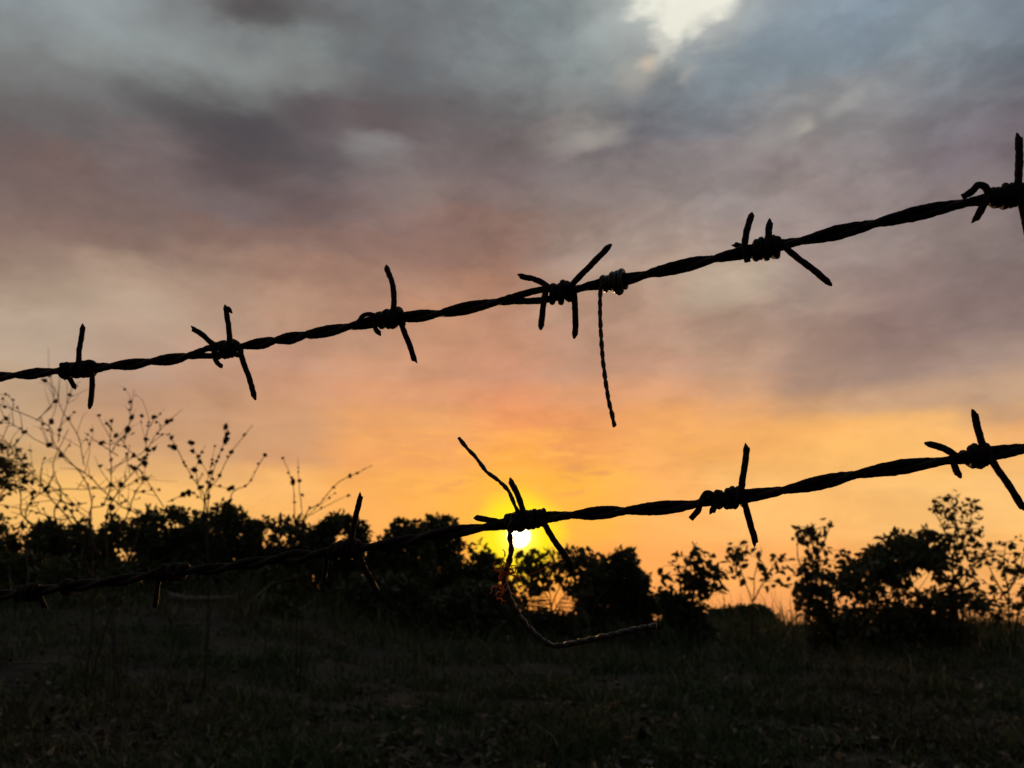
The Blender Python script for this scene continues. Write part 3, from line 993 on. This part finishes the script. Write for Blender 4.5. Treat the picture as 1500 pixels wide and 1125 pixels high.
sapling('sapling', 'thin open sapling at the right edge with many small leaves', 'sapling', 'leafy saplings in the field', 1478, 13,
        [[(1478, 910), (1474, 870), (1470, 830), (1472, 795)], [(1475, 870), (1492, 835), (1500, 800)], [(1476, 880), (1455, 850), (1448, 815)], [(1490, 905), (1510, 850), (1520, 800)]],
        [(1475, 815, 30, 28, 36), (1480, 860, 38, 34, 52), (1462, 895, 40, 16, 34), (1525, 840, 30, 50, 50)], 10, 38, [], 3)
sapling('sapling', 'thicket-like sapling with drooping leaves in the sky gap under the sun', 'sapling', 'leafy saplings in the field', 808, 14.5,
        [[(808, 905), (806, 870), (800, 840), (796, 812)], [(808, 890), (825, 850), (840, 815), (850, 803)], [(806, 885), (785, 850), (775, 820)], [(812, 895), (845, 850), (866, 818)]],
        [(803, 824, 48, 20, 105), (852, 820, 28, 20, 78), (772, 846, 20, 26, 50), (850, 852, 18, 18, 40), (808, 852, 34, 14, 26), (762, 888, 10, 18, 40), (848, 885, 8, 18, 18)], 12, 39,
        [(770, 812), (790, 806), (858, 803), (872, 812)], 2.6, droop=0.9)
tree('bush', 'low dark scrub bush closing the bottom of the sky gap under the sun', 'bush', 'bushes right of the sun',
     [(748, 918), (760, 898), (776, 902), (790, 894), (800, 900), (815, 906), (832, 902), (846, 910), (862, 920)], 935, 17, 8, 11, 40)
tree('tree', 'distant low domed tree on the horizon below the sparse sapling', 'tree', 'far trees on the horizon',
     [(1070, 915), (1076, 894), (1086, 886), (1100, 885), (1114, 888), (1128, 895), (1138, 906), (1142, 916)], 922, 60, 6, 9, 41)
tree('tree', 'distant flat low tree on the horizon, left of the domed one', 'tree', 'far trees on the horizon',
     [(1026, 916), (1032, 898), (1046, 891), (1062, 889), (1078, 894), (1088, 916)], 922, 66, 6, 8, 42)

# undergrowth at the foot of the trees
UG = 'dark scrub at the foot of the trees'
ub = [('dark scrub mound at the left edge, under the small trees', [(-70, 870), (-30, 822), (20, 812), (70, 818), (110, 822), (145, 874)], 890, 17),
      ('dark scrub mound behind the pale fallen log', [(115, 876), (150, 832), (210, 826), (290, 834), (340, 838), (375, 878)], 888, 17.5),
      ('low dark scrub nearest the fence on the left, below the lower wire', [(-80, 905), (-30, 872), (30, 862), (100, 866), (170, 870), (215, 892)], 912, 13.5),
      ('ragged dark scrub between the pale log and the specks of sky', [(372, 912), (392, 884), (412, 876), (428, 884), (440, 902)], 914, 13.5),
      ('dark scrub mound below the lower dark tree, specks of sky beside it', [(340, 884), (366, 838), (400, 828), (425, 840), (436, 860), (444, 890)], 896, 17),
      ('dark scrub mound under the upright prong of the lower wire', [(486, 890), (494, 860), (520, 844), (560, 840), (600, 844), (630, 868), (640, 900)], 912, 16.5),
      ('dark scrub mound left of the hanging tie wire', [(600, 900), (630, 872), (670, 856), (710, 854), (740, 870), (760, 905)], 922, 16),
      ('low weedy scrub at the foot of the rounded bush', [(850, 930), (880, 915), (930, 912), (970, 914), (1010, 914), (1030, 930)], 940, 15),
      ('low weedy scrub at the foot of the largest bush', [(1190, 930), (1225, 912), (1280, 908), (1340, 910), (1380, 914), (1396, 930)], 942, 14)]
for i, (lb, ct, bt, Y) in enumerate(ub):
    tree('scrub', lb, 'scrub', UG, ct, bt, Y, 9, 17, 60 + i, dens=0.9, fringe=1.2, trunk_w=0.02)


# ------------------------------------------------------------------ dry weeds on the left
def cr8(pts):
    return [(x / 2.679, 560 + y / 2.679) for x, y in pts]


def bud_mesh(seed):
    """ragged little seed capsule: a lumpy ball with two or three torn tips"""
    rnd = random.Random(seed)
    vs, fs = [], []
    ax = Vector((rnd.gauss(0, 1), rnd.gauss(0, 1), rnd.gauss(0, 1))).normalized()
    for a in range(5):
        th_ = (a + 0.5) / 5 * math.pi
        for k2 in range(7):
            ph = k2 / 7 * 2 * math.pi
            rr = rnd.uniform(0.6, 1.3) * (1.5 if rnd.random() < 0.08 else 1)
            d = Vector((math.sin(th_) * math.cos(ph), math.sin(th_) * math.sin(ph), math.cos(th_)))
            d += ax * d.dot(ax) * 0.5
            vs.append(tuple(d * rr))
    for a in range(4):
        for k2 in range(7):
            fs.append((a * 7 + k2, a * 7 + (k2 + 1) % 7, (a + 1) * 7 + (k2 + 1) % 7, (a + 1) * 7 + k2))
    fs.append(tuple(range(6, -1, -1)))
    fs.append(tuple(range(28, 35)))
    me = bpy.data.meshes.new('seed_head')
    me.from_pydata(vs, [], fs)
    me.materials.append(BUD)
    return me


BUDS = [bud_mesh(k) for k in range(7)]


def weed(label, stems, base, Y, seed, bud_px, side, stem_px):
    rnd = random.Random(seed)
    mpp = Y / F
    b = atY(base, 960, Y)
    root = thing('dry_weed', label, 'weed', (b.x, Y, ground_z(b.x, Y)), 'dry weeds with seed heads on the left')
    heads = []
    nroot, main = 0, None
    for st_, rooted in stems:
        px = cr8(st_)
        p3 = [np.array(atY(x, y, Y)) + np.array((0, rnd.gauss(0, 0.10), 0)) for x, y in px]
        if rooted and nroot >= 2:
            p3 = [main[rnd.randrange(13, 18)]] + p3
        elif rooted:
            nroot += 1
            g = np.array(root.location)
            a = p3[0]
            p3 = [g + np.array((rnd.gauss(0, 0.04), rnd.gauss(0, 0.04), 0)), g * 0.55 + a * 0.45 + np.array((rnd.gauss(0, 0.05), 0, 0))] + p3
        c = catmull(p3, 10)
        n = len(c)
        w0 = stem_px * mpp * 0.5 * (1.15 if rooted else 0.8)
        mb = MB()
        jit = np.array([[noise.noise(Vector((i * 0.35, seed, k * 9.0))) for k in range(3)] for i in range(n)]) * 0.8 * mpp
        c = c + jit
        tube(mb, c, np.linspace(w0 * 0.85, w0 * 0.35, n), 6, 0.12, 40)
        if main is None:
            main = c
        start = 12 if rooted else 2
        pts = []
        for i in range(start, n):
            if rnd.random() < 0.36:
                pts.append((c[i], rnd.uniform(0.4, 1.0)))
            if rnd.random() < side and i < n - 2:
                t = c[min(i + 1, n - 1)] - c[i]
                t /= np.linalg.norm(t) + 1e-9
                sgn = rnd.choice((-1, 1))
                a = rnd.uniform(0.4, 1.0) * sgn
                ln = rnd.uniform(12, 60) * mpp
                d = np.array((t[0] * math.cos(a) - t[2] * math.sin(a), rnd.gauss(0, 0.3), t[0] * math.sin(a) + t[2] * math.cos(a)))
                e = c[i] + d * ln
                mid = c[i] + d * ln * 0.5 + np.array((rnd.gauss(0, 0.08), 0, rnd.gauss(0.05, 0.08))) * ln
                s3 = catmull([c[i], mid, e], 5)
                tube(mb, s3, np.linspace(w0 * 0.45, w0 * 0.2, len(s3)), 5)
                for q in s3[3:]:
                    if rnd.random() < 0.45:
                        pts.append((q, rnd.uniform(0.35, 0.9)))
        stem = mb.build('stem', TWIG, root)
        heads += [(q, k, stem) for q, k in pts]
    rnd.shuffle(heads)
    kept = []
    for q, k, stem in heads:
        if len(kept) >= 100 or any(np.linalg.norm(q - h) < 5.5 * mpp for h in kept):
            continue
        kept.append(q)
        r = bud_px * 0.5 * mpp * k * rnd.choice((0.55, 0.7, 0.85, 1.0, 1.3))
        o = bpy.data.objects.new('seed_head', rnd.choice(BUDS))
        COL.objects.link(o)
        o.parent = stem
        off = np.array((rnd.gauss(0, 1), rnd.gauss(0, 1), rnd.gauss(0, 1))) * r * 0.5
        o.location = Vector(q + off) - root.location
        o.scale = (r, r, r)
        o.rotation_euler = (rnd.uniform(0, 6), rnd.uniform(0, 6), rnd.uniform(0, 6))
    return root


weed('widest dry weed at the left edge with many arching stems crossing one another', [
    ([(365, 560), (340, 450), (280, 350), (215, 245), (165, 160), (90, 125), (0, 90), (-60, 60)], True),
    ([(340, 330), (300, 210), (270, 120), (230, 40), (190, 0)], False),
    ([(215, 230), (240, 150), (275, 70), (290, 20)], False),
    ([(165, 160), (200, 90), (222, 20)], False),
    ([(540, 560), (460, 480), (400, 420), (340, 365), (270, 310), (215, 260), (150, 230), (60, 170), (0, 140)], True),
    ([(300, 550), (200, 530), (100, 500), (0, 480)], True),
    ([(80, 545), (160, 455), (240, 420), (330, 415), (480, 400)], True),
    ([(270, 540), (200, 450), (130, 380), (60, 290), (0, 200)], True),
    ([(90, 125), (50, 75), (0, 35)], False),
    ([(330, 470), (250, 470), (150, 430), (60, 350)], False),
    ([(300, 540), (230, 430), (140, 350), (40, 310)], False),
    ([(100, 540), (90, 440), (60, 360), (30, 250)], True),
    ([(240, 545), (250, 440), (230, 330), (262, 180)], True)], 130, 11.0, 71, 5.6, 0.21, 2.3)
weed('dry weed with upright forking stems and the most seed heads, above the fourth small tree', [
    ([(365, 540), (400, 480), (410, 400), (430, 320), (440, 250), (460, 150)], True),
    ([(440, 260), (490, 180), (520, 120), (545, 40)], False),
    ([(430, 350), (500, 310), (550, 260), (580, 210), (605, 125)], False),
    ([(390, 560), (460, 440), (520, 370), (570, 300), (610, 220), (640, 130)], True),
    ([(430, 275), (390, 240), (350, 205)], False),
    ([(640, 490), (590, 390), (550, 330)], False),
    ([(560, 310), (510, 270), (480, 210)], False),
    ([(430, 540), (440, 470), (500, 400), (560, 360)], False),
    ([(470, 540), (520, 460), (560, 420), (590, 360)], True)], 185, 10.6, 75, 6.6, 0.20, 2.3)
weed('dry weed with a fan of upright stems and round seed heads above the highest crown', [
    ([(805, 470), (830, 350), (870, 230), (886, 160)], True), ([(806, 470), (850, 380), (920, 280), (976, 155)], True),
    ([(803, 465), (760, 370), (710, 260), (670, 200)], True), ([(801, 460), (790, 350), (800, 240)], False),
    ([(810, 470), (815, 380), (828, 240)], False), ([(880, 500), (910, 430), (960, 390), (1030, 310), (1056, 295)], True),
    ([(660, 470), (720, 430), (770, 440), (800, 470)], False)], 310, 11.4, 72, 7.2, 0.05, 2.0)
weed('faint thin dry weed with one long slanting stem, right of the other weeds', [
    ([(1195, 545), (1250, 470), (1330, 400), (1400, 360), (1465, 330)], True), ([(1165, 530), (1152, 400), (1122, 305)], True),
    ([(1195, 530), (1180, 400), (1175, 300)], False), ([(1190, 540), (1300, 470), (1372, 440)], False)], 445, 12.0, 73, 6.0, 0.06, 2.0)
sapling('shrub', 'leafy shrub branch reaching in at the left edge beside the weed', 'shrub', 'lone shrub at the left edge', -25, 8.0,
        [[(-25, 905), (-20, 800), (-14, 730), (-4, 690), (14, 672)], [(-16, 740), (0, 715), (12, 690)], [(-16, 720), (-12, 680), (4, 648)]],
        [(8, 682, 14, 16, 90), (4, 706, 9, 8, 36), (-20, 690, 16, 40, 120), (3, 654, 6, 8, 22), (-40, 780, 16, 60, 60)], 9, 44, [(22, 676), (25, 668), (26, 684)], 3)


# ------------------------------------------------------------------ grass and litter
def build_grass():
    rng = np.random.default_rng(9)
    n = 300000
    iv = rng.uniform(1 / 60, 1 / 4.6, size=n)
    Y = 1 / iv
    X = rng.uniform(-0.80, 0.80, size=n) * Y
    clump = np.array([noise.noise(Vector((x * 0.9, y * 0.9, 3))) + 0.7 * noise.noise(Vector((x * 2.6, y * 2.6, 8))) for x, y in zip(X, Y)])
    keep = rng.random(n) < (0.40 + 1.1 * clump)
    X, Y, clump = X[keep], Y[keep], clump[keep]
    n = len(X)
    Z = np.array([ground_z(x, y) for x, y in zip(X, Y)])
    H = rng.gamma(3.0, 0.030, size=n) * (0.8 + 0.9 * np.clip(clump, 0, 1)) + 0.03
    H *= 1 + 2.2 * np.clip((Y - 8) / 14, 0, 1) * (0.5 + np.clip(clump, 0, 1))
    tall = rng.random(n) < 0.006
    H[tall] *= rng.uniform(2.0, 3.8, size=tall.sum())
    W = rng.uniform(0.003, 0.007, size=n) * (1 + Y * 0.06)
    az = rng.uniform(0, 2 * math.pi, size=n)
    lean = rng.normal(0, 0.9, size=n)
    H *= 0.8 + 0.8 * np.clip((Y - 15) / 12, 0, 1)
    la = rng.uniform(0, 2 * math.pi, size=n)
    B = np.stack([np.cos(az), np.sin(az), np.zeros(n)], 1) * W[:, None]
    Ld = np.stack([np.cos(la), np.sin(la), np.zeros(n)], 1) * (H * lean)[:, None]
    P = np.stack([X, Y, Z - 0.01], 1)
    up = np.array((0, 0, 1.0))
    v = np.stack([P - B, P + B, P + Ld * 0.4 + up * (H * 0.6)[:, None] + B * 0.7, P + Ld * 0.4 + up * (H * 0.6)[:, None] - B * 0.7,
                  P + Ld * 1.1 + up * (H * 0.97)[:, None]], 1).reshape(-1, 3)
    g = rng.uniform(0.35, 1.3, size=(n, 1))
    dry = rng.random((n, 1)) < 0.06
    g = np.where(dry, g * 2.6, g)
    t = np.concatenate([g * np.where(dry, 1.35, 1.0), g, g * np.where(dry, 1.1, 0.9)], 1)
    fs = []
    for b in (np.arange(n) * 5).tolist():
        fs.append((b, b + 1, b + 2, b + 3))
        fs.append((b + 3, b + 2, b + 4))
    mb = MB()
    mb.add(v, fs, np.repeat(t, 5, axis=0))
    o = mb.build('grass', GRASS, None, smooth=False, tint=True)
    o['kind'] = 'stuff'


build_grass()


def build_litter():
    rng = np.random.default_rng(19)
    n = 4200
    Y = 1 / rng.uniform(1 / 18, 1 / 4.8, size=n)
    X = rng.uniform(-0.78, 0.78, size=n) * Y
    Z = np.array([ground_z(x, y) for x, y in zip(X, Y)]) + rng.uniform(0.02, 0.09, size=n)
    A = rng.normal(size=(n, 3)) * np.array((1, 1, 0.35))
    Lg = rng.uniform(0.05, 0.13, size=n)
    mb = MB()
    g = rng.gamma(2.0, 0.32, size=(n, 1))
    leaves(mb, np.stack([X, Y, Z], 1), A, Lg, Lg * rng.uniform(0.4, 0.7, size=n), rng, 0.4, np.concatenate([g, g, g], 1))
    o = mb.build('leaf_litter', LITTER, None, smooth=False, tint=True)
    o['kind'] = 'stuff'


build_litter()


def log(name, label, cat, px, Y, r, mat, seed, twigs=0, lift=0.0):
    rnd = random.Random(seed)
    p3 = []
    for (x, y) in px:
        p = atY(x, y, Y)
        p3.append((p.x, Y + rnd.uniform(-0.1, 0.1), ground_z(atY(px[len(px) // 2][0], y, Y).x, Y) * 0.7 + ground_z(p.x, Y) * 0.3 + r * 0.8 + lift + rnd.uniform(0, r)))
    root = thing(name, label, cat, p3[len(p3) // 2], 'fallen wood in the grass')
    c = catmull(p3, 10)
    mb = MB()
    tube(mb, c, np.linspace(r, r * 0.45, len(c)), 9, 0.55, 7.0, slant=0.6, seed=seed)
    mb.build('stem', mat, root)
    for k in range(twigs):
        i = rnd.randrange(4, len(c) - 3)
        m = MB()
        e = c[i] + np.array((rnd.uniform(-0.3, 0.3), rnd.uniform(-0.2, 0.2), rnd.uniform(0.1, 0.3)))
        limb(m, c[i], e, r * 0.4, r * 0.15, rnd, 0.15, 4, 6)
        m.build('side_twig', mat, root)
    return root


def ground_px_Y(px, py):
    """distance at which a line of sight meets the ground"""
    for Y in np.arange(4.5, 40, 0.1):
        p = atY(px, py, Y)
        if p.z <= ground_z(p.x, Y) + 0.05:
            return Y
    return 12.0


log('log', 'pale bleached fallen log on the dark bank below the left trees', 'log', [(245, 885), (275, 886), (310, 886), (345, 885)], 20.5, 0.10, PALE, 1, 1, 0.05)
log('fallen_branch', 'weathered fallen branch in the grass near the bottom right', 'branch', [(1210, 1060), (1270, 1056), (1330, 1058), (1390, 1064)], ground_px_Y(1300, 1055), 0.030, DRYLOG, 2, 2, 0.03)
log('fallen_branch', 'short pale fallen branch in the grass near the left edge', 'branch', [(20, 984), (55, 979), (95, 973)], ground_px_Y(60, 976), 0.022, DRYLOG, 3, 1, 0.05)
log('fallen_branch', 'weathered fallen branch lying below the pale log', 'branch', [(262, 905), (280, 916), (296, 930)], ground_px_Y(285, 918), 0.05, DRYLOG, 4, 1, 0.04)
